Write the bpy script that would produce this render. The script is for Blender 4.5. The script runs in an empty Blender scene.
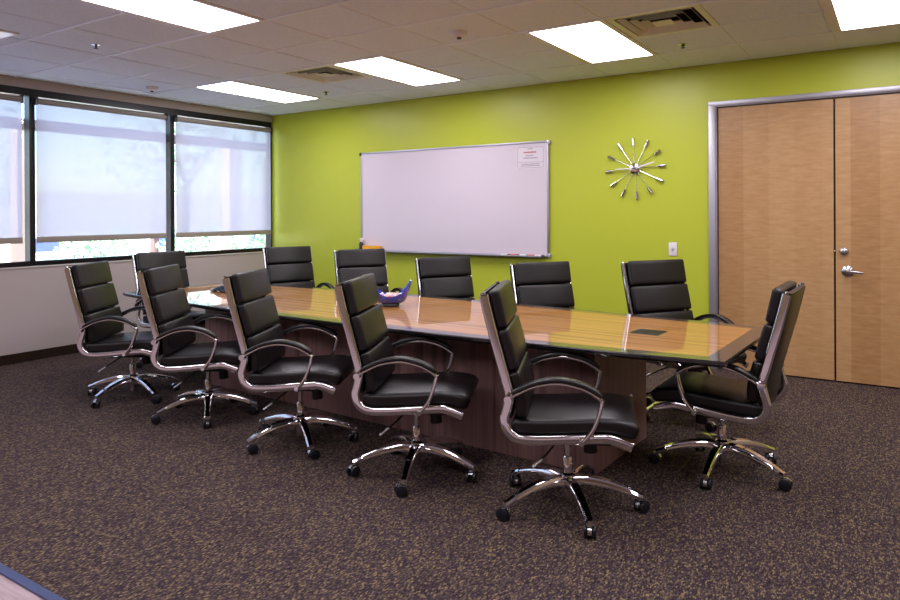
import bpy, bmesh, math, random
from mathutils import Vector, Matrix
random.seed(7)
PI = math.pi
SC = bpy.context.scene
COL = SC.collection
H = 2.743

# ------------------------------------------------------------------ materials
def srgb(r, g, b):
    def f(c):
        c /= 255.0
        return c / 12.92 if c <= 0.04045 else ((c + 0.055) / 1.055) ** 2.4
    return (f(r), f(g), f(b), 1.0)

def mat(name, color, rough=0.5, metal=0.0, spec=0.5, coat=0.0, coat_rough=0.05):
    m = bpy.data.materials.new(name); m.use_nodes = True
    b = m.node_tree.nodes['Principled BSDF']
    b.inputs['Base Color'].default_value = color
    b.inputs['Roughness'].default_value = rough
    b.inputs['Metallic'].default_value = metal
    b.inputs['Specular IOR Level'].default_value = spec
    b.inputs['Coat Weight'].default_value = coat
    b.inputs['Coat Roughness'].default_value = coat_rough
    return m

def N(m, t, **kw):
    n = m.node_tree.nodes.new(t)
    for k, v in kw.items():
        setattr(n, k, v)
    return n

def L(m, a, b): m.node_tree.links.new(a, b)

def coords(m, scale=(1, 1, 1), rot=(0, 0, 0), kind='Object'):
    tc = N(m, 'ShaderNodeTexCoord'); mp = N(m, 'ShaderNodeMapping')
    mp.inputs['Scale'].default_value = scale; mp.inputs['Rotation'].default_value = rot
    L(m, tc.outputs[kind], mp.inputs['Vector'])
    return mp.outputs['Vector']

def noise(m, vec, scale, detail=3.0, rough=0.5):
    n = N(m, 'ShaderNodeTexNoise'); n.inputs['Scale'].default_value = scale
    n.inputs['Detail'].default_value = detail; n.inputs['Roughness'].default_value = rough
    L(m, vec, n.inputs['Vector']); return n.outputs['Fac']

def ramp(m, fac, stops):
    r = N(m, 'ShaderNodeValToRGB'); e = r.color_ramp.elements
    e[0].position, e[0].color = stops[0]; e[1].position, e[1].color = stops[-1]
    for p, c in stops[1:-1]:
        k = e.new(p); k.color = c
    L(m, fac, r.inputs['Fac']); return r.outputs['Color']

def bump(m, h, strength, dist=0.002):
    b = N(m, 'ShaderNodeBump'); b.inputs['Strength'].default_value = strength
    b.inputs['Distance'].default_value = dist
    L(m, h, b.inputs['Height'])
    L(m, b.outputs['Normal'], m.node_tree.nodes['Principled BSDF'].inputs['Normal'])

def base(m): return m.node_tree.nodes['Principled BSDF'].inputs['Base Color']

M = {}
# painted walls: faint roller texture
def paint(name, c, rough=0.55):
    m = mat(name, c, rough, spec=0.35); v = coords(m)
    bump(m, noise(m, v, 260, 2), 0.06, 0.001); return m
M['green'] = paint('green_paint', srgb(182, 192, 58), 0.36)
M['beige'] = paint('beige_paint', srgb(184, 172, 172))
M['tan'] = paint('tan_paint', srgb(154, 132, 108))
M['white_paint'] = paint('white_paint', srgb(212, 206, 204))
# carpet: woven loops in purple brown with tan flecks
m = mat('loop_carpet', srgb(80, 66, 66), 0.95, spec=0.1)
v = coords(m, (1.0, 0.46, 1.0), (0, 0, 0.12))
vo = N(m, 'ShaderNodeTexVoronoi'); vo.inputs['Scale'].default_value = 165; vo.inputs['Randomness'].default_value = 0.75
L(m, v, vo.inputs['Vector'])
sep = N(m, 'ShaderNodeSeparateColor'); L(m, vo.outputs['Color'], sep.inputs['Color'])
c1 = ramp(m, sep.outputs['Red'], [(0.0, srgb(56, 45, 55)), (0.45, srgb(75, 62, 66)), (0.72, srgb(98, 84, 76)), (1.0, srgb(140, 121, 90))])
mx = N(m, 'ShaderNodeMix', data_type='RGBA', blend_type='MULTIPLY'); mx.inputs['Factor'].default_value = 0.85
L(m, c1, mx.inputs['A'])
dk = ramp(m, vo.outputs['Distance'], [(0.25, (1, 1, 1, 1)), (0.75, (0.3, 0.27, 0.3, 1))])
L(m, dk, mx.inputs['B']); L(m, mx.outputs['Result'], base(m))
bump(m, vo.outputs['Distance'], 0.5, -0.004)
M['carpet'] = m
m = mat('carpet_base', srgb(40, 30, 26), 0.95, spec=0.1); v = coords(m)
L(m, ramp(m, noise(m, v, 160, 2), [(0.3, srgb(26, 18, 18)), (0.7, srgb(58, 44, 36))]), base(m)); M['carpet_base'] = m
# plank floor beyond the strip
m = mat('plank_floor', srgb(160, 140, 150), 0.4); v = coords(m, (1.2, 14, 1))
L(m, ramp(m, noise(m, v, 3, 4), [(0.3, srgb(138, 116, 122)), (0.7, srgb(178, 158, 160))]), base(m)); M['planks'] = m
# ceiling
m = mat('ceiling_tile', srgb(220, 220, 238), 0.9, spec=0.1); v = coords(m)
L(m, ramp(m, noise(m, v, 150, 3), [(0.32, srgb(212, 220, 244)), (0.5, srgb(232, 240, 255))]), base(m)); M['tile'] = m
M['grid'] = mat('ceiling_grid_paint', srgb(232, 236, 250), 0.4)
M['sky_block'] = mat('sky_block_dark', srgb(40, 40, 44), 0.9)
M['vent'] = mat('vent_paint', srgb(222, 222, 206), 0.45)
M['vent_dark'] = mat('vent_throat', srgb(30, 32, 40), 0.6)
m = bpy.data.materials.new('diffuser_lit'); m.use_nodes = True
nt = m.node_tree; nt.nodes.clear(); o = nt.nodes.new('ShaderNodeOutputMaterial'); e = nt.nodes.new('ShaderNodeEmission')
e.inputs['Color'].default_value = (0.985, 0.93, 1.0, 1); e.inputs['Strength'].default_value = 8.8
nt.links.new(e.outputs[0], o.inputs[0]); M['lit'] = m
M['white_plastic'] = mat('white_plastic', srgb(225, 220, 225), 0.4)
M['dark_plastic'] = mat('dark_plastic', srgb(16, 16, 20), 0.4)
M['chrome'] = mat('chrome', (0.74, 0.73, 0.75, 1), 0.06, 1.0)
M['brushed'] = mat('brushed_aluminium', (0.42, 0.41, 0.47, 1), 0.45, 0.7)
M['strip'] = mat('blue_grey_strip', srgb(66, 74, 112), 0.4, 0.3)
M['faint_glow'] = mat('dim_diffuser', srgb(226, 230, 240), 0.5)
M['faint_glow'].node_tree.nodes['Principled BSDF'].inputs['Emission Color'].default_value = (0.85, 0.88, 1, 1)
M['faint_glow'].node_tree.nodes['Principled BSDF'].inputs['Emission Strength'].default_value = 0.3  # faint glow added so the diffuser does not render too dark
M['satin'] = mat('satin_nickel', (0.66, 0.65, 0.68, 1), 0.22, 1.0)
M['bronze'] = mat('dark_bronze_frame', srgb(28, 24, 28), 0.3, 0.3)
# leather
m = mat('black_leather', srgb(19, 14, 17), 0.36, spec=0.42); v = coords(m)
vo = N(m, 'ShaderNodeTexVoronoi'); vo.inputs['Scale'].default_value = 420; L(m, v, vo.inputs['Vector'])
bump(m, vo.outputs['Distance'], 0.16, 0.001); M['leather'] = m
M['black_pad'] = mat('black_arm_pad', srgb(22, 20, 22), 0.36)
M['black_metal'] = mat('black_metal', srgb(18, 18, 20), 0.35, 0.2)
M['wheel'] = mat('caster_wheel', srgb(24, 25, 34), 0.3)
# table
def wood(name, stops, sc, rough, coat, kind='Object'):
    m = mat(name, stops[0][1], rough, coat=coat, coat_rough=0.02); v = coords(m, sc, kind=kind)
    f = noise(m, v, 1.0, 6, 0.6); L(m, ramp(m, f, stops), base(m)); return m
M['field'] = wood('honey_wood_field', [(0.3, srgb(112, 68, 22)), (0.42, srgb(160, 104, 38)), (0.55, srgb(188, 132, 58)), (0.68, srgb(130, 80, 28))], (0.45, 30, 3), 0.5, 0.85)
M['border'] = mat('dark_wood_border', srgb(44, 35, 33), 0.3, coat=1.0, coat_rough=0.03)
M['edge'] = mat('black_table_edge', srgb(20, 17, 20), 0.25, coat=0.6, coat_rough=0.05)
M['walnut'] = wood('walnut_laminate', [(0.3, srgb(100, 72, 72)), (0.5, srgb(152, 116, 112)), (0.7, srgb(122, 88, 88))], (14, 14, 0.5), 0.38, 0.2)
# door veneer: vertical flitches with cross figure
m = mat('maple_veneer', srgb(196, 150, 104), 0.42, coat=0.15, coat_rough=0.2)
tc = N(m, 'ShaderNodeTexCoord'); sx = N(m, 'ShaderNodeSeparateXYZ'); L(m, tc.outputs['Object'], sx.inputs[0])
mu = N(m, 'ShaderNodeMath', operation='DIVIDE'); mu.inputs[1].default_value = 0.205; L(m, sx.outputs['X'], mu.inputs[0])
fl = N(m, 'ShaderNodeMath', operation='FLOOR'); L(m, mu.outputs[0], fl.inputs[0])
wn = N(m, 'ShaderNodeTexWhiteNoise', noise_dimensions='1D'); L(m, fl.outputs[0], wn.inputs['W'])
v = coords(m, (2.2, 1, 11.0)); f = noise(m, v, 3.6, 5, 0.6)
ad = N(m, 'ShaderNodeMath', operation='MULTIPLY_ADD'); ad.inputs[1].default_value = 0.42
fm = N(m, 'ShaderNodeMath', operation='MULTIPLY_ADD'); fm.inputs[1].default_value = 0.7; fm.inputs[2].default_value = 0.15; L(m, f, fm.inputs[0])
L(m, wn.outputs['Value'], ad.inputs[0]); L(m, fm.outputs[0], ad.inputs[2])
L(m, ramp(m, ad.outputs[0], [(0.3, srgb(150, 108, 66)), (0.62, srgb(174, 132, 86)), (0.95, srgb(194, 156, 110))]), base(m))
M['maple'] = m
# whiteboard, paper, ink
M['board'] = mat('whiteboard_enamel', srgb(214, 204, 216), 0.22, spec=0.4)
M['paper'] = mat('paper', srgb(220, 212, 224), 0.6)
M['red_ink'] = mat('red_ink', srgb(176, 70, 80), 0.6)
M['grey_ink'] = mat('grey_ink', srgb(130, 122, 136), 0.6)
M['red'] = mat('red_plastic', srgb(196, 34, 40), 0.4)
M['green_plastic'] = mat('green_plastic', srgb(60, 140, 90), 0.4)
M['orange'] = mat('orange_card', srgb(242, 172, 20), 0.5)
M['navy'] = mat('navy_plastic', srgb(24, 28, 66), 0.35)
M['cobalt'] = mat('cobalt_glaze', srgb(42, 62, 190), 0.12, coat=0.8)
M['bowl_dark'] = mat('bowl_dark_glaze', srgb(16, 14, 34), 0.25)
M['candy_w'] = mat('candy_white', srgb(236, 214, 208), 0.3)
M['candy_r'] = mat('candy_red', srgb(206, 62, 60), 0.3)
M['candy_p'] = mat('candy_pink', srgb(236, 200, 192), 0.3)
M['phone'] = mat('phone_shell', srgb(26, 22, 26), 0.25)
M['silver'] = mat('silver_plastic', srgb(190, 190, 196), 0.3, 0.4)
# shade cloth: open weave that lets some of the view through
m = bpy.data.materials.new('shade_cloth'); m.use_nodes = True; nt = m.node_tree; nt.nodes.clear()
o = nt.nodes.new('ShaderNodeOutputMaterial'); tr = nt.nodes.new('ShaderNodeBsdfTransparent'); tl = nt.nodes.new('ShaderNodeBsdfTranslucent')
df = nt.nodes.new('ShaderNodeBsdfDiffuse'); a = nt.nodes.new('ShaderNodeMixShader'); b = nt.nodes.new('ShaderNodeMixShader')
tl.inputs['Color'].default_value = (0.47, 0.48, 0.69, 1); df.inputs['Color'].default_value = (0.6, 0.57, 0.6, 1)
a.inputs['Fac'].default_value = 0.5; b.inputs['Fac'].default_value = 0.11
nt.links.new(tl.outputs[0], a.inputs[1]); nt.links.new(df.outputs[0], a.inputs[2])
rf = nt.nodes.new('ShaderNodeBsdfRefraction'); rf.inputs['IOR'].default_value = 1.12; rf.inputs['Roughness'].default_value = 0.15
c = nt.nodes.new('ShaderNodeMixShader'); c.inputs['Fac'].default_value = 0.2
nt.links.new(rf.outputs[0], c.inputs[1]); nt.links.new(tr.outputs[0], c.inputs[2])
nt.links.new(a.outputs[0], b.inputs[1]); nt.links.new(c.outputs[0], b.inputs[2]); nt.links.new(b.outputs[0], o.inputs[0])
M['cloth'] = m
M['hem'] = mat('shade_hem', srgb(150, 140, 130), 0.6)
M['tube'] = mat('shade_roll', srgb(150, 142, 138), 0.6)
m = bpy.data.materials.new('window_glass'); m.use_nodes = True; nt = m.node_tree; nt.nodes.clear()
o = nt.nodes.new('ShaderNodeOutputMaterial'); tr = nt.nodes.new('ShaderNodeBsdfTransparent'); gl = nt.nodes.new('ShaderNodeBsdfGlossy')
gl.inputs['Roughness'].default_value = 0.0; mxs = nt.nodes.new('ShaderNodeMixShader'); mxs.inputs['Fac'].default_value = 0.06
tr.inputs['Color'].default_value = (0.92, 0.95, 0.96, 1)
nt.links.new(tr.outputs[0], mxs.inputs[1]); nt.links.new(gl.outputs[0], mxs.inputs[2]); nt.links.new(mxs.outputs[0], o.inputs[0])
M['glass'] = m
# outdoors
M['concrete'] = mat('pale_concrete', srgb(200, 196, 190), 0.8)
M['stucco'] = mat('pink_stucco', srgb(218, 196, 188), 0.8)
M['beam'] = mat('grey_beam_paint', srgb(120, 112, 112), 0.7)
M['bark'] = mat('bark', srgb(104, 84, 84), 0.9)
m = mat('leaf', srgb(90, 130, 70), 0.6); v = coords(m)
L(m, ramp(m, noise(m, v, 4, 3), [(0.3, srgb(104, 150, 120)), (0.7, srgb(176, 206, 176))]), base(m)); M['leaf'] = m
M['blue_glass'] = mat('far_blue_glass', srgb(70, 90, 150), 0.1, spec=0.8)

# ------------------------------------------------------------------ mesh helpers
class MB:
    def __init__(s): s.bm = bmesh.new(); s.mats = []; s.cur = 0
    def use(s, m):
        if m not in s.mats: s.mats.append(m)
        s.cur = s.mats.index(m); return s
    def _mark(s, faces):
        for f in faces: f.material_index = s.cur
    def poly(s, pts):
        f = s.bm.faces.new([s.bm.verts.new(p) for p in pts]); f.material_index = s.cur; return f
    def box(s, x0, x1, y0, y1, z0, z1, bev=0.0, seg=2, mtx=None):
        t = bmesh.new(); bmesh.ops.create_cube(t, size=1.0)
        for v in t.verts:
            v.co = Vector(((x0 + x1) / 2 + v.co.x * (x1 - x0), (y0 + y1) / 2 + v.co.y * (y1 - y0), (z0 + z1) / 2 + v.co.z * (z1 - z0)))
        if bev > 0: bmesh.ops.bevel(t, geom=list(t.edges), offset=bev, segments=seg, profile=0.5, affect='EDGES')
        s.merge(t, mtx); return s
    def merge(s, t, mtx=None):
        mp = {}
        for v in t.verts: mp[v] = s.bm.verts.new(mtx @ v.co if mtx else v.co)
        for f in t.faces:
            try:
                g = s.bm.faces.new([mp[v] for v in f.verts]); g.material_index = s.cur
            except ValueError: pass
        t.free()
    def loft(s, rings, cap=True, closed=True):
        vs = [[s.bm.verts.new(p) for p in r] for r in rings]; n = len(rings[0])
        for a, b in zip(vs, vs[1:]):
            for i in range(n if closed else n - 1):
                j = (i + 1) % n
                s._mark([s.bm.faces.new((a[i], a[j], b[j], b[i]))])
        if cap and closed:
            s._mark([s.bm.faces.new(list(reversed(vs[0]))), s.bm.faces.new(vs[-1])])
        return s
    def lathe(s, prof, seg=24, mtx=None, axis='Z'):
        rings = []
        for r, h in prof:
            ring = []
            for i in range(seg):
                a = 2 * PI * i / seg; x, y = r * math.cos(a), r * math.sin(a)
                p = Vector((x, y, h)) if axis == 'Z' else (Vector((x, h, y)) if axis == 'Y' else Vector((h, x, y)))
                ring.append(mtx @ p if mtx else p)
            rings.append(ring)
        return s.loft(rings)
    def cyl(s, p, q, r, seg=12, r2=None):
        p, q = Vector(p), Vector(q); d = (q - p).normalized()
        u = d.orthogonal().normalized(); w = d.cross(u); r2 = r if r2 is None else r2
        return s.loft([[c + (u * math.cos(2 * PI * i / seg) + w * math.sin(2 * PI * i / seg)) * rr for i in range(seg)] for c, rr in ((p, r), (q, r2))])
    def mesh(s, name, smooth=35):
        bmesh.ops.recalc_face_normals(s.bm, faces=list(s.bm.faces))
        me = bpy.data.meshes.new(name)
        for f in s.bm.faces: f.smooth = smooth > 0
        if smooth > 0:
            lim = math.radians(smooth)
            for e in s.bm.edges:
                if len(e.link_faces) == 2 and e.calc_face_angle(0) > lim: e.smooth = False
        s.bm.to_mesh(me); s.bm.free()
        for mm in s.mats: me.materials.append(mm)
        return me

def link(name, me, parent=None, loc=None, rz=0.0):
    o = bpy.data.objects.new(name, me); COL.objects.link(o)
    if parent: o.parent = parent
    if loc: o.location = loc
    if rz: o.rotation_euler.z = rz
    return o
def tag(o, label, cat, group=None):
    o['label'] = label; o['category'] = cat
    if group: o['group'] = group
    return o
def empty(name, loc, rz, label, cat, group=None):
    return tag(link(name, None, None, loc, rz), label, cat, group)
def struct(name, mb, parent=None, smooth=0):
    o = link(name, mb.mesh(name, smooth), parent)
    if parent is None: o['kind'] = 'structure'
    return o

def catmull(pts, n=6):
    P = [Vector(p) for p in pts]; out = []
    for i in range(len(P) - 1):
        p0 = P[max(i - 1, 0)]; p1 = P[i]; p2 = P[i + 1]; p3 = P[min(i + 2, len(P) - 1)]
        for k in range(n):
            t = k / n
            out.append(0.5 * ((2 * p1) + (p2 - p0) * t + (2 * p0 - 5 * p1 + 4 * p2 - p3) * t * t + (3 * p1 - p0 - 3 * p2 + p3) * t ** 3))
    out.append(P[-1]); return out

def rrect(a, b, r, seg=3):
    """rounded rectangle half sizes a, b"""
    out = []
    for cx, cy, s in ((a - r, b - r, 0), (-a + r, b - r, 1), (-a + r, -b + r, 2), (a - r, -b + r, 3)):
        for i in range(seg + 1):
            t = PI / 2 * (s + i / seg); out.append((cx + r * math.cos(t), cy + r * math.sin(t)))
    return out

def sweep(mb, path, y, a, b, r=0.004, seg=3, taper=None):
    """sweep a rounded bar along a path in the (x,z) plane at lateral y; a = in-plane half, b = lateral half"""
    P = [Vector((p[0], p[1])) for p in path]; rings = []
    for i, p in enumerate(P):
        t = (P[min(i + 1, len(P) - 1)] - P[max(i - 1, 0)]).normalized(); n = Vector((-t.y, t.x))
        k = taper(i / (len(P) - 1)) if taper else 1.0
        rings.append([(p.x + n.x * u * k, y + v * (0.4 + 0.6 * k), p.y + n.y * u * k) for u, v in rrect(a, b, r, seg)])
    mb.loft(rings)

def back_at(line, s):
    """point and normal (towards the sitter) on a polyline at arc fraction s"""
    d = [0]
    for a, b in zip(line, line[1:]): d.append(d[-1] + (b - a).length)
    x = s * d[-1]
    for i in range(len(line) - 1):
        if x <= d[i + 1] or i == len(line) - 2:
            t = (x - d[i]) / (d[i + 1] - d[i]); p = line[i].lerp(line[i + 1], t)
            j0, j1 = max(i - 1, 0), min(i + 2, len(line) - 1)
            tg = (line[j1] - line[j0]).normalized()
            return p, Vector((-tg.y, tg.x))
def pillow(mb, fn, hw, th, nl=10, ns=8, bulge=0.012, rnd=0.016):
    """padded slab: fn(s, n) -> (x, z); lateral -hw..hw; n from 0 (rear) to th (front)"""
    t = bmesh.new(); bmesh.ops.create_cube(t, size=2.0)
    bmesh.ops.bevel(t, geom=list(t.edges), offset=0.001, segments=1, affect='EDGES'); t.free()
    # rings around the (lateral, normal) outline, lofted along s, ends rounded
    rings = []
    steps = [(0, -rnd), (0.012, -rnd * 0.45), (0.035, -rnd * 0.12), (0.07, 0)]
    ss = [(s0, i) for s0, i in steps] + [(0.07 + 0.86 * (k + 1) / ns, 0) for k in range(ns - 1)] + [(1 - s0, i) for s0, i in reversed(steps)]
    for s, ins in ss:
        bl = bulge * max(0.0, 1 - (2 * s - 1) ** 2)
        sec = rrect(hw + ins, th / 2 + ins, max(0.004, rnd + ins * 0.6), 4); ring = []
        for l, n in sec:
            nn = n + th / 2
            if n > 0: nn += bl * max(0.0, 1 - (l / hw) ** 2) * (n / (th / 2))
            x, z = fn(s, nn); ring.append((x, l, z))
        rings.append(ring)
    mb.loft(rings)

# ------------------------------------------------------------------ camera
cam = bpy.data.cameras.new('camera'); cam.sensor_width = 36; cam.lens = 690.12 * 36 / 900
cam.shift_y = -(300 - 214.19) / 900; cam.clip_start = 0.05
co = bpy.data.objects.new('camera', cam); COL.objects.link(co); SC.camera = co
yaw, roll, pitch = 0.578592, -0.00521, -0.001629
fw = Vector((-math.sin(yaw) * math.cos(pitch), math.cos(yaw) * math.cos(pitch), math.sin(pitch)))
r0 = Vector((math.cos(yaw), math.sin(yaw), 0)); u0 = r0.cross(fw)
r2 = r0 * math.cos(roll) + u0 * math.sin(roll); u2 = r2.cross(fw)
mm = Matrix((r2, u2, -fw)).transposed().to_4x4(); mm.translation = Vector((7.10833, -6.50335, 1.41599))
co.matrix_world = mm

# ------------------------------------------------------------------ room shell
XR, YF = 9.8, -9.2          # right wall, wall behind the camera
mb = MB().use(M['carpet']); mb.box(0, XR, -5.16, 0.14, -0.12, 0); struct('floor', mb)
mb = MB().use(M['planks']); mb.box(0, XR, YF, -5.198, -0.12, -0.002); struct('floor_planks', mb)
mb = MB().use(M['strip']); mb.box(0, XR, -5.198, -5.16, -0.1, 0.006, 0.003); struct('trim_1', mb)
# green wall with the double door opening (x 5.73..7.57)
DX0, DX1, DZ = 5.73, 7.57, 2.352
mb = MB().use(M['green'])
mb.box(-0.15, DX0 - 0.02, 0, 0.15, -0.12, 2.95); mb.box(DX1 + 0.02, XR + 0.15, 0, 0.15, -0.12, 2.95)
mb.box(DX0 - 0.02, DX1 + 0.02, 0, 0.15, DZ + 0.02, 2.95); struct('wall_back', mb)
# door frame
mb = MB().use(M['brushed'])
for x0, x1 in ((DX0 - 0.072, DX0 - 0.012), (DX1 + 0.012, DX1 + 0.072)):
    mb.box(x0, x1, -0.02, 0.02, 0, DZ + 0.052, 0.004)
for x0, x1 in ((DX0 - 0.03, DX0 - 0.003), (DX1 + 0.003, DX1 + 0.03)):
    mb.box(x0, x1, -0.006, 0.13, 0, DZ + 0.03, 0.003)
mb.box(DX0 - 0.072, DX1 + 0.072, -0.021, 0.02, DZ + 0.012, DZ + 0.052, 0.004)
mb.box(DX0 - 0.03, DX1 + 0.03, -0.007, 0.13, DZ + 0.003, DZ + 0.03, 0.003)
struct('trim_2', mb, smooth=30)
mb = MB().use(M['dark_plastic']); mb.box(DX0, DX1, 0.075, 0.13, 0.0, DZ); struct('trim_3', mb)
# doors
for n, (x0, x1) in ((1, (DX0 + 0.004, 6.643)), (2, (6.657, DX1 - 0.004))):
    mb = MB().use(M['maple']); mb.box(x0, x1, 0.022, 0.066, 0.012, DZ - 0.006, 0.002)
    d = struct('door_%d' % n, mb)
    if n == 2:
        mb = MB().use(M['satin']); mb.lathe([(0.001, 0.022), (0.043, 0.022), (0.045, 0.014), (0.044, 0.010), (0.03, 0.002), (0.016, -0.002), (0.001, -0.003)], 24, Matrix.Translation((6.742, 0, 0.922)), 'Y')
        mb.cyl((6.742, 0.01, 0.922), (6.742, -0.05, 0.922), 0.011)
        mb.loft([[(x, -0.052 + dy * w, z + dz * w) for dy, dz in rrect(0.008, 0.01, 0.004)] for x, z, w in ((6.733, 0.922, 0.9), (6.76, 0.922, 1.1), (6.80, 0.919, 1.0), (6.845, 0.914, 0.85), (6.862, 0.912, 0.6))])
        h = link('lever_handle', mb.mesh('lever_handle'), d); h['label'] = 'satin nickel lever handle on a round rose'
        mb = MB().use(M['satin']); mb.lathe([(0.001, 0.022), (0.035, 0.022), (0.036, 0.012), (0.029, 0.0), (0.014, -0.006), (0.001, -0.006)], 24, Matrix.Translation((6.717, 0, 1.082)), 'Y')
        h = link('deadbolt', mb.mesh('deadbolt'), d); h['label'] = 'round satin nickel deadbolt cylinder'
        mb = MB().use(M['satin']); mb.box(6.645, 6.656, 0.016, 0.03, 1.075, 1.092, 0.001); link('strike', mb.mesh('strike'), d)
# left window wall
ZS, ZT = 0.922, 2.652
mb = MB().use(M['beige'])
mb.box(-0.15, 0, YF, 0.0, -0.12, ZS - 0.004); mb.box(-0.15, 0, YF, 0.0, ZT, 2.95)
mb.box(-0.15, 0, YF, -7.67, ZS - 0.004, ZT); struct('wall_left', mb)
mb = MB().use(M['tan']); mb.box(XR, XR + 0.15, YF - 0.15, 0.15, -0.12, 2.95); struct('wall_right', mb)
mb = MB().use(M['tan']); mb.box(-0.15, XR, YF - 0.15, YF, -0.12, 2.95); struct('wall_front', mb)
mb = MB().use(M['white_paint']); mb.box(-0.003, 0.012, -7.6, 0.0, ZS - 0.016, ZS - 0.003, 0.002); struct('trim_4', mb)
mb = MB().use(M['carpet_base']); mb.box(0, 0.014, YF, -0.0, 0, 0.092, 0.003); struct('baseboard_left', mb)
mb = MB().use(M['carpet_base']); mb.box(0.014, DX0 - 0.074, -0.014, 0, 0, 0.092, 0.003); struct('baseboard_back', mb)
mb = MB().use(M['carpet_base']); mb.box(DX1 + 0.074, XR, -0.014, 0, 0, 0.092, 0.003); struct('baseboard_right', mb)
# windows
WIN = [(-1.535, -0.018), (-3.085, -1.535), (-4.635, -3.085), (-6.185, -4.635), (-7.67, -6.185)]
for n, (y0, y1) in enumerate(WIN, 1):
    mb = MB().use(M['bronze'])
    a = 0.027; j = 0.018 if n == 1 else a
    mb.box(-0.10, 0.004, y0, y0 + a, ZS, ZT, 0.003); mb.box(-0.10, 0.004, y1 - j, y1, ZS, ZT, 0.003)
    mb.box(-0.10, 0.004, y0 + a, y1 - j, ZS, ZS + 0.045, 0.003); mb.box(-0.10, 0.004, y0 + a, y1 - j, ZT - 0.072, ZT, 0.003)
    w = struct('window_%d' % n, mb)
    mb = MB().use(M['glass']); mb.box(-0.06, -0.054, y0 + a, y1 - j, ZS + 0.045, ZT - 0.072)
    g = struct('glass_pane', mb, w)
SHL = ['roller shade nearest the green wall, drawn down almost to the sill', 'roller shade in the middle window, between the two dark mullions', 'roller shade cut off by the left edge of the photo']
for n, (y0, y1) in enumerate(WIN):
    ya, yb = y0 + 0.014, y1 - (0.06 if n == 0 else 0.115)
    lab = SHL[n] if n < 3 else ('roller shade beyond the left edge, fourth from the green wall', 'roller shade beyond the left edge, farthest from the green wall')[n - 3]
    t = empty('roller_shade', (0.045, (ya + yb) / 2, 1.146), 0, lab, 'window shade', 'roller shades along the window wall'); hw = (yb - ya) / 2
    mb = MB().use(M['cloth']); rows = []
    for k in range(9):
        z = 0.05 + (2.53 - 1.196) * k / 8; rows.append([(0.0, -hw, z), (0.0, hw, z)])
    mb.loft(rows, cap=False, closed=False); link('shade_cloth', mb.mesh('shade_cloth', 0), t)
    mb = MB().use(M['hem']); mb.loft([[(x, -hw, 0.029 + z) for x, z in rrect(0.006, 0.029, 0.005)], [(x, hw, 0.029 + z) for x, z in rrect(0.006, 0.029, 0.005)]]); link('hem_bar', mb.mesh('hem_bar'), t)
    mb = MB().use(M['tube']); mb.cyl((-0.0, -hw + 0.004, 1.385), (-0.0, hw - 0.004, 1.385), 0.029, 20); link('roller_tube', mb.mesh('roller_tube'), t)
    for s in (-1, 1):
        mb = MB().use(M['bronze']); mb.box(-0.042, 0.035, s * hw - 0.004, s * hw + 0.004, 1.345, 1.428, 0.002); link('bracket', mb.mesh('bracket'), t)

# ------------------------------------------------------------------ ceiling
P = 0.641; GX0 = 0.915; GY0 = -0.673
LIGHTS = [(0, 0), (3, 0), (6, 0), (9, 0), (3, 4), (6, 4), (9, 4), (0, 8), (3, 8), (6, 8), (9, 8), (12, 0), (12, 4)]
VENTS = [(2, 1), (7, 1)]
taken = {(a, b + i) for a, b in LIGHTS for i in (0, 1)} | set(VENTS)
xs = [0.0] + [GX0 + P * k for k in range(-1, 14) if 0 < GX0 + P * k < XR] + [XR]
ys = [0.0] + [GY0 - P * k for k in range(0, 14) if GY0 - P * k > YF] + [YF]
kx = lambda x: round((x - GX0) / P)
mb = MB().use(M['tile'])
for i in range(len(xs) - 1):
    for j in range(len(ys) - 1):
        key = (kx(xs[i]) if i else -2, j - 1)
        if i == 0 and abs(xs[0] - 0) < 1e-6: key = (-9, j - 1)
        if key in taken: continue
        x0, x1, y1, y0 = xs[i], xs[i + 1], ys[j], ys[j + 1]; g = 0.009
        mb.box(x0 + g, x1 - g, y0 + g, y1 - g, H + 0.001, H + 0.016, 0.004, 1)
ce = struct('ceiling', mb)
mb = MB().use(M['grid'])
for x in xs[1:-1]: mb.box(x - 0.012, x + 0.012, YF, 0, H + 0.006, H + 0.03)
for y in ys[1:-1]: mb.box(0, XR, y - 0.012, y + 0.012, H - 0.005, H + 0.029)
struct('trim_5', mb)
mb = MB().use(M['sky_block']); mb.box(-0.15, XR + 0.15, YF - 0.15, 0.15, 2.95, 3.05); struct('sky_block_slab', mb)  # unseen slab above the tiles, added to block the sky

def fixture(x0, x1, y0, y1, z, label, lit=True):
    t = empty('ceiling_light', ((x0 + x1) / 2, (y0 + y1) / 2, z), 0, label, 'ceiling light', 'fluorescent ceiling panels')
    a, b = (x1 - x0) / 2 - 0.004, (y1 - y0) / 2 - 0.004; w = 0.036; wl = 0.064
    mb = MB().use(M['white_plastic'])
    for s in (-1, 1):
        q = wl if s < 0 else w
        mb.box(min(s * a, s * (a - q)), max(s * a, s * (a - q)), -b, b, -0.006, 0.05, 0.002, 1)
        mb.box(-a + wl, a - w, min(s * b, s * (b - w * 0.6)), max(s * b, s * (b - w * 0.6)), -0.006, 0.05, 0.002, 1)
    mb.box(-a, a, -b, b, 0.05, 0.06); link('light_frame', mb.mesh('light_frame', 0), t)
    mb = MB().use(M['lit' if lit else 'faint_glow']); mb.poly([(-a + wl, -b + w * 0.6, -0.0055), (-a + wl, b - w * 0.6, -0.0055), (a - w, b - w * 0.6, -0.0055), (a - w, -b + w * 0.6, -0.0055)])
    link('diffuser', mb.mesh('diffuser', 0), t)
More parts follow.
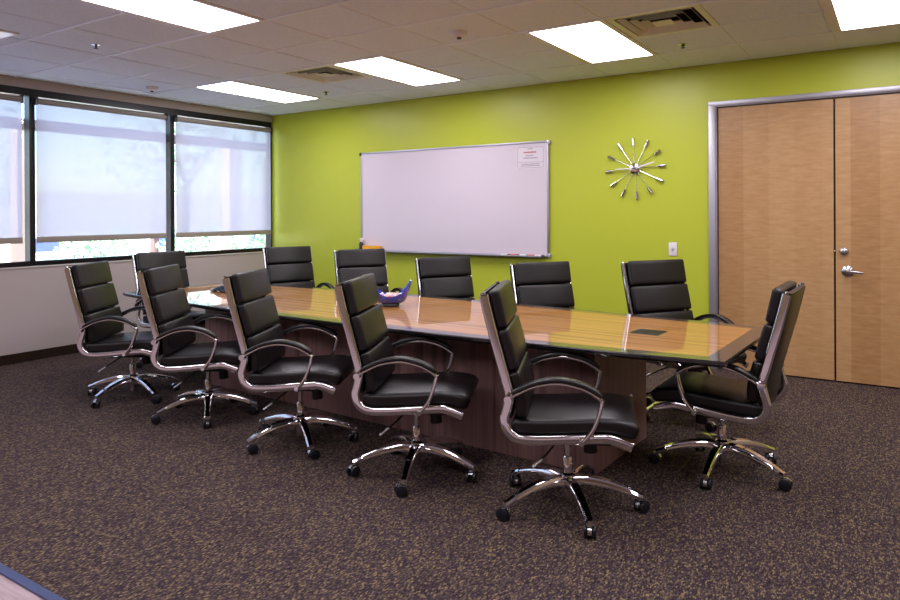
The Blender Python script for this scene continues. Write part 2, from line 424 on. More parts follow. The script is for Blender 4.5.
LL = {(0, 0): 'lit ceiling panel nearest the window wall and green wall corner', (3, 0): 'lit ceiling panel beside the air vent, above the whiteboard left half',
      (6, 0): 'lit ceiling panel left of the larger air vent, above the whiteboard right end', (9, 0): 'lit ceiling panel above the wooden double doors',
      (3, 4): 'lit ceiling panel over the table, cut off by the top edge of the photo'}
for (a, b) in LIGHTS:
    lab = LL.get((a, b), 'lit panel out of view, ceiling column %d, row %d from green wall' % (a // 3 + 1, b // 4 + 1))
    fixture(GX0 + P * a, GX0 + P * (a + 1), GY0 - P * (b + 2), GY0 - P * b, H, lab)
# a dimmer flush panel at the far upper left
def vent(k, j, label):
    x, y = GX0 + P * (k + 0.5), GY0 - P * (j + 0.5)
    t = empty('air_vent', (x, y, H), 0, label, 'air vent', 'square ceiling air vents'); a = P / 2 - 0.008
    def ring(mb, r0, r1, z0, z1, th):
        for s in (0, 1, 2, 3):
            R = Matrix.Rotation(s * PI / 2, 3, 'Z')
            q = [(-r0, r0, z0), (r0, r0, z0), (r1, r1, z1), (-r1, r1, z1)]
            p = [R @ Vector(v) for v in q]; o = [v + Vector((0, 0, th)) for v in p]
            mb.poly(p); mb.poly(o[::-1])
            for i in range(4): mb.poly([p[i], o[i], o[(i + 1) % 4], p[(i + 1) % 4]])
    mb = MB().use(M['vent']); ring(mb, a, a - 0.045, -0.003, -0.003, 0.012); link('vent_frame', mb.mesh('vent_frame', 0), t)
    for r in (0.25, 0.185, 0.125):
        mb = MB().use(M['vent']); ring(mb, r, r - 0.026, -0.006, 0.022, 0.003); link('louver', mb.mesh('louver', 0), t)
    mb = MB().use(M['vent']); mb.box(-0.066, 0.066, -0.066, 0.066, -0.006, -0.002); link('center_plate', mb.mesh('center_plate', 0), t)
    mb = MB().use(M['vent_dark']); ring(mb, a, a - 0.02, 0.12, 0.12, 0.003)
    mb.box(-a, a, -a, a, 0.13, 0.14)
    for s in (-1, 1):
        mb.box(s * a - 0.004, s * a + 0.004, -a, a, 0.02, 0.13); mb.box(-a, a, s * a - 0.004, s * a + 0.004, 0.02, 0.13)
    link('throat', mb.mesh('throat', 0), t)
vent(2, 1, 'square ceiling air vent left of the light panel, nearer the windows')
vent(7, 1, 'square ceiling air vent right of the light panel, near the clock')
def sprinkler(x, y, label):
    t = empty('sprinkler_head', (x, y, H), 0, label, 'sprinkler', 'ceiling sprinkler heads')
    mb = MB().use(M['chrome']); mb.lathe([(0.001, 0.03), (0.036, 0.028), (0.034, -0.008), (0.014, -0.016), (0.001, -0.016)], 20, Matrix.Scale(0.6, 4, (0, 0, 1))); link('escutcheon', mb.mesh('escutcheon'), t)
    mb = MB().use(M['black_metal']); mb.cyl((0, 0, -0.008), (0, 0, -0.02), 0.008, 10)
    for s in (-1, 1): mb.cyl((s * 0.013, 0, -0.008), (s * 0.004, 0, -0.03), 0.003, 8)
    mb.lathe([(0.001, -0.03), (0.018, -0.03), (0.018, -0.033), (0.001, -0.033)], 14); link('deflector', mb.mesh('deflector'), t)
sprinkler(1.866, -3.506, 'chrome sprinkler head in the ceiling tiles at upper left, clear of any light')
sprinkler(5.672, -0.923, 'chrome sprinkler head under the air vent near the clock')
sprinkler(1.866, -0.937, 'dark sprinkler head close to the vent nearer the windows')
def detector(x, y, label, r):
    t = empty('smoke_detector', (x, y, H), 0, label, 'smoke detector', 'white ceiling detectors')
    mb = MB().use(M['white_plastic']); mb.lathe([(0.001, 0.002), (r, 0.002), (r, -0.012), (r * 0.86, -0.03), (r * 0.55, -0.04), (0.001, -0.042)], 28); link('housing', mb.mesh('housing'), t)
    mb = MB().use(M['dark_plastic']); mb.lathe([(0.001, -0.04), (r * 0.3, -0.04), (r * 0.26, -0.052), (0.001, -0.053)], 16); link('sensor', mb.mesh('sensor'), t)
detector(4.402, -2.226, 'white round smoke detector in the middle of the ceiling', 0.062)
detector(0.595, -2.184, 'white round detector near the top of the window wall', 0.06)
fixture(1.12, 1.745, -5.26, -4.0, H - 0.004, 'dim ceiling panel cut off by the left edge of the photo', False)

# ------------------------------------------------------------------ wall items
x0, x1, z0, z1 = 1.572, 4.086, 0.957, 2.158
t = empty('whiteboard', ((x0 + x1) / 2, 0, z0), 0, 'large wall-mounted whiteboard with thin aluminium frame on the green wall', 'whiteboard')
hw, hh = (x1 - x0) / 2, z1 - z0
mb = MB().use(M['board']); mb.box(-hw + 0.012, hw - 0.012, -0.018, -0.002, 0.012, hh - 0.012); link('writing_surface', mb.mesh('writing_surface', 0), t)
mb = MB().use(M['brushed'])
for s in (-1, 1): mb.box(min(s * hw, s * (hw - 0.02)), max(s * hw, s * (hw - 0.02)), -0.026, -0.001, 0, hh, 0.003)
mb.box(-hw + 0.02, hw - 0.02, -0.026, -0.001, hh - 0.02, hh, 0.003); mb.box(-hw + 0.02, hw - 0.02, -0.026, -0.001, 0, 0.02, 0.003)
link('board_frame', mb.mesh('board_frame', 30), t)
mb = MB().use(M['brushed']); mb.box(-hw + 0.03, hw - 0.06, -0.085, -0.026, 0.0, 0.007, 0.002); mb.box(-hw + 0.03, hw - 0.06, -0.088, -0.082, 0.0, 0.016, 0.002); link('marker_tray', mb.mesh('marker_tray', 30), t)
for s, zz in ((-1, hh - 0.018), (1, hh - 0.018), (-1, 0.018), (1, 0.018)):
    mb = MB().use(M['dark_plastic'] if (s, zz) == (-1, hh - 0.018) else M['silver']); mb.box(s * hw - 0.017, s * hw + 0.017, -0.03, 0.0, zz - 0.02, zz + 0.02, 0.004)
    link('corner_cap', mb.mesh('corner_cap', 30), t)
# notice sheet
t = empty('notice_sheet', (3.885, -0.0185, 1.985), 0, 'printed notice sheet taped to the upper right of the whiteboard', 'notice')
mb = MB().use(M['paper']); mb.box(-0.165, 0.155, -0.0012, 0, -0.11, 0.118); link('sheet', mb.mesh('sheet', 0), t)
mb = MB().use(M['grey_ink'])
def bar(mb, xa, xb, za, zb): mb.box(xa, xb, -0.0022, -0.001, za, zb)
for za in (-0.1, -0.042, 0.112): bar(mb, -0.155, 0.14, za - 0.0015, za + 0.0015)
for xa in (-0.155, 0.14): bar(mb, xa - 0.0015, xa + 0.0015, -0.1, 0.112)
link('printed_box', mb.mesh('printed_box', 0), t)
rr = random.Random(3)
for nm, mt, za, xa, xb, hgt in (('red_heading', 'red_ink', 0.062, -0.085, 0.05, 0.018), ('text_line', 'grey_ink', 0.097, -0.04, 0.02, 0.008), ('text_line', 'grey_ink', 0.028, -0.06, 0.02, 0.01), ('text_line', 'grey_ink', 0.002, -0.085, 0.08, 0.01), ('text_line', 'grey_ink', -0.062, -0.11, 0.1, 0.009), ('text_line', 'grey_ink', -0.08, -0.12, 0.1, 0.009)):
    mb = MB().use(M[mt]); x = xa
    while x < xb:
        w = rr.uniform(0.006, 0.012); bar(mb, x, x + w, za - hgt / 2, za + hgt / 2 * rr.uniform(0.5, 1)); x += w + 0.003
    link(nm, mb.mesh(nm, 0), t)
# things on the tray
TZ = z0 + 0.007
def marker(x, body, cap, label):
    t = empty('dry_erase_marker', (x, -0.055, TZ + 0.0085), 0, label, 'marker', 'markers on the whiteboard tray')
    mb = MB().use(M[body]); mb.cyl((-0.045, 0, 0), (0.03, 0, 0), 0.0085, 12); link('barrel', mb.mesh('barrel'), t)
    mb = MB().use(M[cap]); mb.cyl((0.03, 0, 0), (0.062, 0, 0), 0.0088, 12, 0.0075); link('cap', mb.mesh('cap'), t)
marker(3.59, 'white_plastic', 'dark_plastic', 'dry erase marker with black cap, left of the other markers')
marker(3.70, 'red', 'dark_plastic', 'dull red marker lying second on the whiteboard tray')
marker(3.81, 'white_plastic', 'green_plastic', 'marker with green cap in the middle of the tray row')
marker(3.905, 'red', 'red', 'bright red marker, second from the right end of the tray')
marker(3.985, 'white_plastic', 'dark_plastic', 'black-capped marker at the very right end of the tray')
t = empty('eraser_box', (1.80, -0.056, TZ), 0, 'small orange box on the left end of the whiteboard tray', 'box')
mb = MB().use(M['orange']); mb.box(-0.16, 0.105, -0.025, 0.025, 0, 0.05, 0.004); link('box_body', mb.mesh('box_body', 30), t)
mb = MB().use(M['orange']); mb.box(-0.163, 0.108, -0.027, 0.027, 0.05, 0.062, 0.004); link('box_lid', mb.mesh('box_lid', 30), t)
t = empty('spray_bottle', (1.602, -0.056, TZ), 0, 'small navy and white spray bottle on the tray beside the orange box', 'bottle')
mb = MB().use(M['navy']); mb.lathe([(0.001, 0), (0.026, 0), (0.027, 0.08), (0.02, 0.1), (0.011, 0.112), (0.001, 0.112)], 18); link('bottle_body', mb.mesh('bottle_body'), t)
mb = MB().use(M['white_plastic']); mb.cyl((0, 0, 0.108), (0, 0, 0.13), 0.012, 12); mb.box(-0.014, 0.034, -0.01, 0.01, 0.13, 0.152, 0.004); mb.box(0.012, 0.022, -0.005, 0.005, 0.1, 0.13, 0.002); link('spray_head', mb.mesh('spray_head', 30), t)
# wall switch
t = empty('wall_switch', (5.334, 0, 1.071), 0, 'white wall switch plate on the green wall left of the door frame', 'switch')
mb = MB().use(M['white_plastic']); mb.box(-0.038, 0.038, -0.007, 0, -0.062, 0.062, 0.003); link('cover_plate', mb.mesh('cover_plate', 30), t)
mb = MB().use(M['silver']); mb.box(-0.007, 0.007, -0.017, -0.006, -0.012, 0.012, 0.002); link('toggle', mb.mesh('toggle', 30), t)
# starburst clock
t = empty('wall_clock', (4.985, 0, 1.832), 0, 'chrome starburst wall clock with twelve spokes on the green wall', 'clock')
mb = MB().use(M['chrome']); mb.lathe([(0.001, 0), (0.045, 0), (0.052, -0.012), (0.05, -0.03), (0.035, -0.04), (0.001, -0.043)], 28, None, 'Y'); link('clock_hub', mb.mesh('clock_hub'), t)
for k in range(12):
    a = math.radians(94 - 30 * k); d = Vector((math.cos(a), 0, math.sin(a))); R = 0.292
    mb = MB().use(M['satin']); mb.cyl(d * 0.04 + Vector((0, -0.02, 0)), d * (R - 0.06) + Vector((0, -0.02, 0)), 0.0028, 8)
    s = link('spoke', mb.mesh('spoke'), t)
    mb = MB().use(M['chrome']); mb.cyl(d * (R - 0.07) + Vector((0, -0.02, 0)), d * R + Vector((0, -0.02, 0)), 0.0135, 14)
    link('spoke_tip', mb.mesh('spoke_tip'), s)
for nm, ang, ln, w in (('minute_hand', 180.5, 0.185, 0.007), ('hour_hand', 16, 0.2, 0.009)):
    a = math.radians(ang); d = Vector((math.cos(a), 0, math.sin(a))); n = Vector((-d.z, 0, d.x))
    mb = MB().use(M['white_plastic']); p = [d * -0.02 - n * w, d * -0.02 + n * w, d * ln + n * w * 0.5, d * ln - n * w * 0.5]
    mb.loft([[v + Vector((0, -0.046, 0)) for v in p], [v + Vector((0, -0.049, 0)) for v in p]]); link(nm, mb.mesh(nm, 0), t)

# ------------------------------------------------------------------ table
TT = 0.725; TH = 0.034
tA = Vector((1.345, -2.405)); tB = Vector((6.452, -2.60)); tm = (tA + tB) / 2; tl = (tB - tA).length; trz = math.atan2(tB.y - tA.y, tB.x - tA.x)
t = empty('conference_table', (tm.x, tm.y, 0), trz, 'long boat-shaped wooden conference table with dark border and black edge', 'table')
def outline(inset, n=28):
    hl = tl / 2 - inset; pts = []
    f = lambda x: 0.56 + 0.158 * (1 - (x / (tl / 2)) ** 2) - inset
    for i in range(n + 1):
        x = -hl + 2 * hl * i / n; pts.append((x, -f(x)))
    for i in range(n + 1):
        x = hl - 2 * hl * i / n; pts.append((x, f(x)))
    return pts
mb = MB()
mb.use(M['edge'])
lay = [(0.035, TT - TH), (0.012, TT - TH + 0.004), (0.0, TT - 0.018), (0.0, TT - 0.006), (0.004, TT)]
rings = [[(x, y, z) for x, y in outline(i)] for i, z in lay]
mb.loft(rings, cap=False); mb.poly([Vector(p) for p in reversed(rings[0])])
mb.use(M['border']); mb.loft([[(x, y, TT) for x, y in outline(0.004)], [(x, y, TT) for x, y in outline(0.096)]], cap=False)
top = link('tabletop', mb.mesh('tabletop', 20), t); top['label'] = 'dark bordered tabletop with black edge'
mb = MB().use(M['field']); mb.poly([(x, y, TT) for x, y in outline(0.096)]); o = link('inlay_field', mb.mesh('inlay_field', 0), t); o['label'] = 'glossy honey wood centre field'
# pedestal
Ri = Matrix.Rotation(-trz, 4, 'Z') @ Matrix.Translation((-tm.x, -tm.y, 0))
def L2(x, y): v = Ri @ Vector((x, y, 0)); return v.x, v.y
pc = [L2(2.21, -2.775), L2(5.728, -2.975), L2(5.765, -2.20), L2(2.25, -2.03)]
mb = MB().use(M['walnut'])
mb.loft([[(x, y, 0.001) for x, y in pc], [(x, y, TT - TH - 0.002) for x, y in pc]])
o = link('pedestal', mb.mesh('pedestal', 0), t); o['label'] = 'dark walnut pedestal base'
mb = MB().use(M['black_metal'])
for xx in (-2.3, -1.9, 2.2): mb.box(xx - 0.03, xx + 0.03, -0.42, 0.42, TT - TH - 0.03, TT - TH - 0.001, 0.004)
link('support_bar', mb.mesh('support_bar', 0), t)
bx, by = L2(5.89, -2.56)
mb = MB().use(M['dark_plastic']); mb.box(bx - 0.085, bx + 0.085, by - 0.085, by + 0.085, TT - 0.01, TT + 0.0012, 0.0005)
hb = link('power_box', mb.mesh('power_box', 30), t); hb['label'] = 'black flush power hatch'
mb = MB().use(M['black_metal']); mb.box(bx - 0.07, bx + 0.07, by - 0.07, by + 0.07, TT + 0.0012, TT + 0.0018); link('hatch_lid', mb.mesh('hatch_lid', 0), hb)

# ------------------------------------------------------------------ chair prototype meshes (x forward, y left)
FR = [(-0.363, 1.022), (-0.349, 0.96), (-0.322, 0.85), (-0.30, 0.77), (-0.268, 0.65), (-0.25, 0.575), (-0.258, 0.52), (-0.272, 0.465), (-0.264, 0.424), (-0.234, 0.391), (-0.19, 0.378), (-0.1, 0.379), (0.03, 0.39), (0.14, 0.399), (0.185, 0.401), (0.225, 0.391), (0.286, 0.369)]
FRc = [(v.x, v.y) for v in catmull(FR, 5)]
line = [Vector(p) for p in catmull(FR[:5] + [(-0.249, 0.575), (-0.242, 0.52), (-0.24, 0.462)], 6)]
PM = {}
for s, nm in ((-1, 'r'), (1, 'l')):
    mb = MB().use(M['chrome']); sweep(mb, FRc, s * 0.2585, 0.0215, 0.0105, 0.0100, 6)
    mb.use(M['black_metal']); mb.cyl((-0.362, s * 0.2585, 1.018), (-0.3645, s * 0.2585, 1.028), 0.0095, 10)
    mb.use(M['chrome']); mb.cyl((-0.3645, s * 0.2585, 1.026), (-0.367, s * 0.2585, 1.036), 0.0115, 12)
    PM['frame_' + nm] = mb.mesh('side_frame', 40)
    arm = catmull([(-0.253, 0.566), (-0.2, 0.597), (-0.13, 0.629), (-0.03, 0.645), (0.06, 0.631), (0.12, 0.606), (0.16, 0.577)], 5)
    mb = MB().use(M['chrome']); sweep(mb, arm, s * 0.287, 0.0065, 0.02, 0.004, 2)
    strut = catmull([(0.161, 0.582), (0.15, 0.53), (0.125, 0.46), (0.095, 0.415), (0.07, 0.388)], 5)
    sweep(mb, strut, s * 0.287, 0.0085, 0.0165, 0.004, 2)
    mb.cyl((-0.252, s * 0.262, 0.566), (-0.252, s * 0.309, 0.566), 0.017, 16); mb.cyl((0.07, s * 0.262, 0.388), (0.07, s * 0.305, 0.388), 0.012, 14)
    PM['arm_' + nm] = mb.mesh('arm_frame', 40)
    pad = catmull([(-0.236, 0.592), (-0.19, 0.617), (-0.12, 0.645), (-0.03, 0.66), (0.06, 0.646), (0.12, 0.621), (0.158, 0.594)], 5)
    mb = MB().use(M['black_pad']); sweep(mb, pad, s * 0.287, 0.0115, 0.0235, 0.009, 3, lambda q: min(1.0, 0.45 + 5 * min(q, 1 - q)))
    PM['pad_' + nm] = mb.mesh('arm_pad', 50)
# back cushions along the back line
tot = sum((b - a).length for a, b in zip(line, line[1:]))
def span(s0, s1, off=0.018):
    def fn(s, n):
        p, nn = back_at(line, s0 + (s1 - s0) * s); return p.x + nn.x * (n + off), p.y + nn.y * (n + off)
    return fn
def zs(z):
    best = min(range(1001), key=lambda i: abs(back_at(line, i / 1000)[0].y - z)); return best / 1000
for nm, a, b in (('up', 1.033, 0.862), ('mid', 0.855, 0.672), ('low', 0.664, 0.47)):
    mb = MB().use(M['leather']); f0 = span(zs(a), zs(b))
    top_lift = 0.014 if nm == 'up' else 0.0
    pillow(mb, (lambda f0, tl_: (lambda s, n: (f0(s, n)[0], f0(s, n)[1] + tl_ * (1 - s))))(f0, top_lift), 0.2465, 0.05, bulge=0.014)
    PM['cush_' + nm] = mb.mesh('back_cushion', 50)
mb = MB().use(M['leather'])
pl = [back_at(line, i / 24) for i in range(25)]
rings = []
for i, (p, n) in enumerate(pl):
    hwid = 0.241 - 0.02 * (i / 24) ** 2; ring = []
    for l, q in ((-hwid, -0.002), (hwid, -0.002), (hwid, -0.016), (hwid * 0.9, -0.024), (-hwid * 0.9, -0.024), (-hwid, -0.016)):
        ring.append((p.x + n.x * q, l, p.y + n.y * q + (0.008 if i == 0 else 0)))
    rings.append(ring)
mb.loft(rings); PM['shell'] = mb.mesh('back_shell', 40)
# seat
SL = [Vector(p) for p in catmull([(-0.245, 0.385), (-0.12, 0.388), (0.05, 0.398), (0.17, 0.408), (0.25, 0.402), (0.3, 0.384)], 5)]
def seatfn(s, n):
    p, nn = back_at(SL, s); return p.x + nn.x * n, p.y + nn.y * n
mb = MB().use(M['leather']); pillow(mb, seatfn, 0.24, 0.075, ns=10, bulge=0.012, rnd=0.022); PM['seat'] = mb.mesh('seat', 50)
mb = MB().use(M['black_metal']); mb.box(-0.2, 0.2, -0.24, 0.24, 0.365, 0.388, 0.004); mb.box(-0.14, 0.13, -0.085, 0.085, 0.318, 0.368, 0.012, 2)
mb.box(-0.08, 0.06, -0.16, 0.16, 0.34, 0.366, 0.004); PM['mech'] = mb.mesh('tilt_mechanism', 30)
mb = MB().use(M['black_metal']); mb.cyl((0.105, 0, 0.33), (0.11, 0, 0.256), 0.033, 20); PM['knob'] = mb.mesh('tension_knob', 40)
mb = MB().use(M['black_metal']); mb.cyl((-0.03, -0.07, 0.34), (-0.08, -0.17, 0.30), 0.005, 8); mb.cyl((-0.08, -0.17, 0.30), (-0.115, -0.205, 0.272), 0.005, 8)
mb.use(M['satin']); mb.cyl((-0.11, -0.2, 0.276), (-0.15, -0.235, 0.246), 0.008, 10); PM['lever'] = mb.mesh('lever', 40)
mb = MB().use(M['chrome']); mb.cyl((0, 0, 0.14), (0, 0, 0.335), 0.0155, 18); PM['piston'] = mb.mesh('piston', 40)
mb = MB().use(M['chrome']); mb.lathe([(0.001, 0.25), (0.019, 0.25), (0.0225, 0.244), (0.0245, 0.172), (0.036, 0.164), (0.04, 0.125), (0.036, 0.1), (0.024, 0.095), (0.022, 0.045), (0.001, 0.045)], 24); PM['hub'] = mb.mesh('base_hub', 30)
mb = MB().use(M['chrome']); rings = []
for v in catmull([(0.02, 0.136, 0), (0.09, 0.142, 0.2), (0.18, 0.131, 0.5), (0.27, 0.105, 0.8), (0.325, 0.083, 0.95), (0.348, 0.075, 1.0)], 4):
    r, z, k = v; hw = 0.029 - 0.010 * k; hh = 0.021 - 0.009 * k
    rings.append([(r, a, z + b) for a, b in ((-hw, -hh), (hw, -hh), (hw, hh * 0.2), (hw * 0.62, hh), (-hw * 0.62, hh), (-hw, hh * 0.2))])
mb.loft(rings); PM['leg'] = mb.mesh('base_leg', 38)
mb = MB().use(M['satin']); mb.cyl((0, 0, 0.072), (0, 0, 0.04), 0.0055, 10)
hood = []
for y in (-0.009, 0.009):
    hood.append([(-0.018 + 0.034 * math.cos(a), y, 0.031 + 0.034 * math.sin(a)) for a in [PI * (-0.05 + 0.85 * i / 10) for i in range(11)]] + [(-0.018, y, 0.028)])
mb.loft(hood); PM['caster'] = mb.mesh('caster', 40)
mb = MB().use(M['wheel']); mb.lathe([(0.001, -0.009), (0.023, -0.009), (0.0295, -0.006), (0.031, 0.0), (0.0295, 0.006), (0.023, 0.009), (0.006, 0.0095), (0.001, 0.0105)], 20, None, 'Y')
PM['wheel'] = mb.mesh('wheel', 40)

GRP = 'black leather conference chairs around the table'
def chair(x, y, th, dz, phase, label, cast_seed):
    c = empty('conference_chair', (x, y, 0), math.radians(th), label, 'chair', GRP)
    Z = (0, 0, dz)
    link('seat', PM['seat'], c, Z)
    for k in ('up', 'mid', 'low'): link('back_cushion', PM['cush_' + k], c, Z)
    link('back_shell', PM['shell'], c, Z)
    for k in 'rl':
        o = link('side_frame', PM['frame_' + k], c, Z); o['label'] = 'polished chrome side frame'
        a = link('armrest', PM['arm_' + k], c, Z); a['label'] = 'chrome arm loop'; link('arm_pad', PM['pad_' + k], a)
    m_ = link('tilt_mechanism', PM['mech'], c, Z); link('tension_knob', PM['knob'], m_); link('adjustment_lever', PM['lever'], m_)
    link('piston', PM['piston'], c, Z); link('base_hub', PM['hub'], c)
    rr = random.Random(cast_seed)
    for k in range(5):
        a = math.radians(phase - th + 72 * k)
        link('base_leg', PM['leg'], c, (0, 0, 0), a)
        w = link('caster', PM['caster'], c, (0.332 * math.cos(a), 0.332 * math.sin(a), 0), rr.uniform(0, 2 * PI))
        for s in (-1, 1): link('wheel', PM['wheel'], w, (-0.018, s * 0.0185, 0.031))
    return c
chair(2.09, -3.357, 34, -0.002, 66, 'black high-back chair on the near side, closest to the window wall', 1)
chair(3.01, -3.362, 33, 0.003, 33.3, 'black high-back chair on the near side, second from the window wall', 2)
chair(3.985, -3.43, 28, 0.017, 37, 'black high-back chair at the middle of the near side row', 3)
chair(4.88, -3.437, 25, 0.018, 7, 'black high-back chair on the near side, in front of the blue bowl', 4)
chair(5.764, -3.425, 21.9, 0.019, 22, 'black high-back chair largest and nearest to the camera, at the pedestal corner', 5)
chair(6.284, -2.53, 179, -0.012, 52, 'black high-back chair at the right end of the table, facing away from the doors', 6)
chair(5.86, -1.60, -34, 0.016, 20, 'black high-back chair on the far side below the wall switch', 7)
chair(4.925, -1.575, -35, -0.033, 50, 'black high-back chair on the far side below the clock, right of the whiteboard', 8)
chair(3.93, -1.47, -31, -0.026, 10, 'black high-back chair on the far side, under the middle of the whiteboard', 9)
chair(2.845, -1.345, -30, 0.012, 33, 'black high-back chair on the far side, under the orange box on the tray', 10)
chair(1.965, -1.415, -20, 0.022, 5, 'black high-back chair at the room corner where green wall meets windows', 11)
chair(1.385, -2.435, -4, 0.008, 25, 'black high-back chair at the window end of the table, back to the windows', 12)

# ------------------------------------------------------------------ on the table
# bowl: boat shape with two raised points
bc = Vector((3.925, -2.444, TT)); ba = 0.62
t = empty('candy_bowl', bc + Vector((0, 0, 0.001)), ba, 'cobalt blue boat-shaped bowl with raised points, full of candy', 'bowl')
def bowl_ring(w, inner):
    # w 0 bottom .. 1 rim
    ring = []
    for i in range(40):
        a = 2 * PI * i / 40; cx, sx = math.cos(a), math.sin(a)
        ln = 0.158 * (0.5 + 0.5 * w ** 0.6); wd = 0.105 * (0.45 + 0.55 * w ** 0.6)
        x = ln * math.copysign(abs(cx) ** 1.0, cx); y = wd * math.copysign(abs(sx) ** 1.25, sx)
        rim = 0.058 + 0.115 * abs(cx) ** 2.5
        z = 0.022 + (rim) * w ** 1.35
        if inner: x *= 0.93; y *= 0.9; z += 0.007 * (1 - w)
        ring.append((x, y, z))
    return ring
mb = MB().use(M['cobalt']); ws = [0.0, 0.12, 0.3, 0.5, 0.7, 0.86, 1.0]
mb.loft([bowl_ring(w, False) for w in ws] + [bowl_ring(w, True) for w in reversed(ws)]); link('bowl_body', mb.mesh('bowl_body', 50), t)
mb = MB().use(M['bowl_dark']); mb.lathe([(0.001, 0), (0.05, 0), (0.054, 0.008), (0.048, 0.03), (0.001, 0.032)], 28, Matrix.Scale(1.25, 4, (1, 0, 0))); o = link('bowl_foot', mb.mesh('bowl_foot', 40), t); o['label'] = 'dark foot'
CM = {}
for nm in ('candy_w', 'candy_r', 'candy_p'):
    mb = MB().use(M[nm]); mb.lathe([(0.010, -0.026), (0.003, -0.015), (0.010, -0.010), (0.0135, 0), (0.010, 0.010), (0.003, 0.015), (0.010, 0.026)], 10, None, 'X'); CM[nm] = mb.mesh('wrapped_candy', 60)
rr = random.Random(11); Rb = Matrix.Rotation(ba, 4, 'Z')
CL = {'candy_w': 'white wrapped candy heaped in the blue bowl', 'candy_r': 'red wrapped candy heaped in the blue bowl', 'candy_p': 'pink wrapped candy heaped in the blue bowl'}
for k in range(34):
    q = k / 34; r = math.sqrt(rr.random())
    a = rr.uniform(0, 2 * PI); x, y = 0.105 * r * math.cos(a), 0.06 * r * math.sin(a)
    z = 0.06 + 0.028 * (1 - r * r) * (0.4 + 0.6 * (k % 3) / 2) + 0.02 * r * r
    nm = ('candy_w', 'candy_p', 'candy_w', 'candy_r', 'candy_w')[k % 5]
    o = link('wrapped_candy', CM[nm], None, bc + Rb @ Vector((x, y, z)))
    o.rotation_euler = (rr.uniform(0, 3), rr.uniform(-0.4, 0.4), rr.uniform(0, 6)); tag(o, CL[nm], 'candy', CL[nm].split(' heaped')[0] + 's in the bowl')
# conference phone
t = empty('conference_phone', (2.09, -2.40, TT + 0.001), 0.5, 'black three-armed conference phone at the window end of the table', 'phone')
mb = MB().use(M['phone']); rings = []
for rs, z in ((0.9, 0.006), (1.0, 0.014), (0.97, 0.028), (0.8, 0.05), (0.55, 0.064), (0.3, 0.068)):
    ring = []
    for i in range(60):
        a = 2 * PI * i / 60; r = 0.115 + 0.065 * (0.5 + 0.5 * math.cos(3 * (a - PI))) ** 1.5
        ring.append((r * rs * math.cos(a), r * rs * math.sin(a), z - 0.012 * (r - 0.115) / 0.065 * (1 if z > 0.02 else 0)))
    rings.append(ring)
mb.loft(rings); link('phone_body', mb.mesh('phone_body', 50), t)
for k in range(3):
    a = PI + 2 * PI * k / 3; d = Vector((math.cos(a), math.sin(a), 0)); Rk = Matrix.Translation(d * 0.165) @ Matrix.Rotation(a, 4, 'Z')
    mb = MB().use(M['silver']); mb.box(-0.03, 0.03, -0.022, 0.022, 0.0, 0.022, 0.008, 3, Rk); o = link('microphone_foot', mb.mesh('microphone_foot', 40), t); o['label'] = 'silver foot'
mb = MB().use(M['dark_plastic']); mb.lathe([(0.001, 0.066), (0.03, 0.066), (0.028, 0.07), (0.001, 0.072)], 20); link('speaker_grille', mb.mesh('speaker_grille', 40), t)
mb = MB().use(M['silver'])
for i in range(3):
    for j in range(3): mb.box(0.045 + i * 0.014, 0.055 + i * 0.014, -0.02 + j * 0.015, -0.009 + j * 0.015, 0.052 - i * 0.004, 0.061 - i * 0.004, 0.002)
link('keypad', mb.mesh('keypad', 30), t)

# ------------------------------------------------------------------ outdoors
mb = MB().use(M['concrete']); mb.box(-60, -0.15, -40, 40, -0.3, -0.1); struct('ground', mb)
mb = MB().use(M['beam']); mb.box(-0.56, -0.44, -9, 0.5, 2.30, 2.41); struct('trim_6', mb)
def post(x, y, w, label):
    t = empty('porch_post', (x, y, -0.1), 0, label, 'post', 'porch posts outside the windows')
    mb = MB().use(M['stucco']); mb.box(-w, w, -w, w, 0, 2.6, 0.01); link('shaft', mb.mesh('shaft', 0), t)
    mb = MB().use(M['concrete']); mb.box(-w - 0.03, w + 0.03, -w - 0.03, w + 0.03, 0, 0.2, 0.01); link('plinth', mb.mesh('plinth', 0), t)
post(-1.375, 0.25, 0.11, 'pink porch post seen below the shade next to the green wall')
post(-1.375, -2.62 + 0.0, 0.09, 'pink porch post seen in the gap left of the first mullion')
def tree(x, y, h, r, seed, label):
    rr = random.Random(seed); t = empty('garden_tree', (x, y, -0.1), 0, label, 'tree', 'trees outside the windows')
    mb = MB().use(M['bark']); mb.cyl((0, 0, 0), (0.05, 0.05, h * 0.55), 0.11, 10, 0.07)
    for k in range(5):
        a = rr.uniform(0, 6.28); mb.cyl((0.04, 0.04, h * 0.4 + 0.08 * k), (r * 0.6 * math.cos(a), r * 0.6 * math.sin(a), h * 0.75), 0.045, 7, 0.015)
    link('trunk', mb.mesh('trunk', 50), t)
    mb = MB().use(M['leaf'])
    for k in range(1500):
        d = Vector((rr.gauss(0, 1), rr.gauss(0, 1), rr.gauss(0, 1))).normalized() * (rr.random() ** 0.4)
        c = Vector((d.x * r, d.y * r, h * 0.68 + d.z * h * 0.36)); s = rr.uniform(0.05, 0.11)
        u = Vector((rr.gauss(0, 1), rr.gauss(0, 1), rr.gauss(0, 1))).normalized(); w = u.orthogonal().normalized()
        mb.poly([c - u * s, c + w * s * 0.45, c + u * s, c - w * s * 0.45])
    link('foliage', mb.mesh('foliage', 0), t)
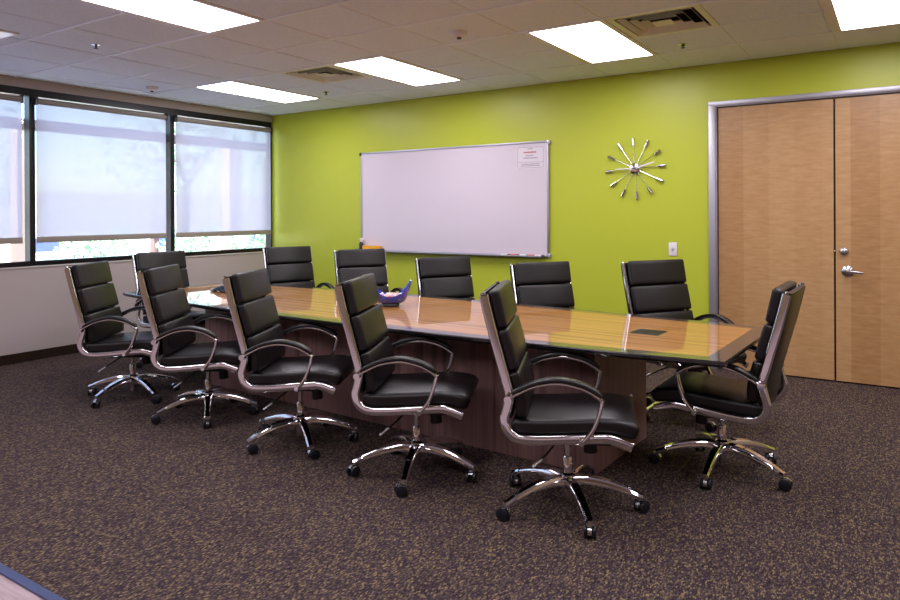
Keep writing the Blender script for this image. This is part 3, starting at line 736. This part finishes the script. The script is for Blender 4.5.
def shrub(x, y, h, r, seed, label):
    rr = random.Random(seed); t = empty('garden_shrub', (x, y, -0.1), 0, label, 'shrub', 'shrubs outside the windows')
    mb = MB().use(M['bark'])
    for k in range(6):
        a = k * 1.05; mb.cyl((0, 0, 0), (r * 0.5 * math.cos(a), r * 0.5 * math.sin(a), h * 0.6), 0.02, 6, 0.008)
    link('stems', mb.mesh('stems', 50), t)
    mb = MB().use(M['leaf'])
    for k in range(900):
        d = Vector((rr.gauss(0, 1), rr.gauss(0, 1), rr.gauss(0, 1))).normalized() * (rr.random() ** 0.35)
        c = Vector((d.x * r, d.y * r, h * 0.55 + d.z * h * 0.45)); s = rr.uniform(0.03, 0.07)
        u = Vector((rr.gauss(0, 1), rr.gauss(0, 1), rr.gauss(0, 1))).normalized(); w = u.orthogonal().normalized()
        mb.poly([c - u * s, c + w * s * 0.5, c + u * s, c - w * s * 0.5])
    link('leaves', mb.mesh('leaves', 0), t)
tree(-7.5, 3.2, 5.2, 1.9, 1, 'leafy tree outside the middle window')
tree(-10.5, 7.6, 6.0, 2.3, 2, 'leafy tree outside the window nearest the green wall')
tree(-9.5, -0.6, 4.2, 1.5, 3, 'smaller tree outside the left window')
shrub(-4.6, 2.2, 1.35, 0.75, 4, 'green shrub low outside the middle window')
shrub(-5.6, 0.7, 1.3, 0.7, 5, 'green shrub outside, left of the other shrub')
shrub(-5.2, 3.9, 1.2, 0.6, 6, 'green shrub outside beside the second mullion')
# pale building across the way
bt = empty('office_building', (-22, 8, -0.1), 0, 'pale office building across the street, seen below the shades', 'building')
mb = MB().use(M['concrete']); mb.box(-3, 0, -26, 26, 0, 2.4); link('facade', mb.mesh('facade', 0), bt)
for k in range(9):
    yy = -22 + k * 5.5
    mb = MB().use(M['blue_glass']); mb.box(-0.02, 0.04, yy - 0.5, yy + 0.5, 0.05, 0.55); link('far_window', mb.mesh('far_window', 0), bt)

# ------------------------------------------------------------------ light
w = bpy.data.worlds.new('world'); SC.world = w; w.use_nodes = True
bg = w.node_tree.nodes['Background']; sky = w.node_tree.nodes.new('ShaderNodeTexSky')
sky.sky_type = 'NISHITA'; sky.sun_disc = False; sky.sun_elevation = math.radians(48); sky.sun_rotation = math.radians(100)
w.node_tree.links.new(sky.outputs[0], bg.inputs['Color']); bg.inputs['Strength'].default_value = 0.42
sun = bpy.data.lights.new('sun', 'SUN'); sun.energy = 16.0; sun.angle = 0.01; sun.color = (1, 0.96, 0.9)
so = bpy.data.objects.new('sun', sun); COL.objects.link(so)
so.rotation_euler = Vector((-0.15, 0.75, -0.8)).to_track_quat('-Z', 'Y').to_euler()

SC.view_settings.view_transform = 'Standard'; SC.view_settings.look = 'None'
SC.view_settings.exposure = 0.73; SC.view_settings.gamma = 1.0; SC.view_settings.use_curve_mapping = False
SC.cycles.use_denoising = True
SC.cycles.max_bounces = 10; SC.cycles.diffuse_bounces = 6; SC.cycles.glossy_bounces = 5; SC.cycles.transparent_max_bounces = 12
SC.cycles.caustics_reflective = False; SC.cycles.caustics_refractive = False
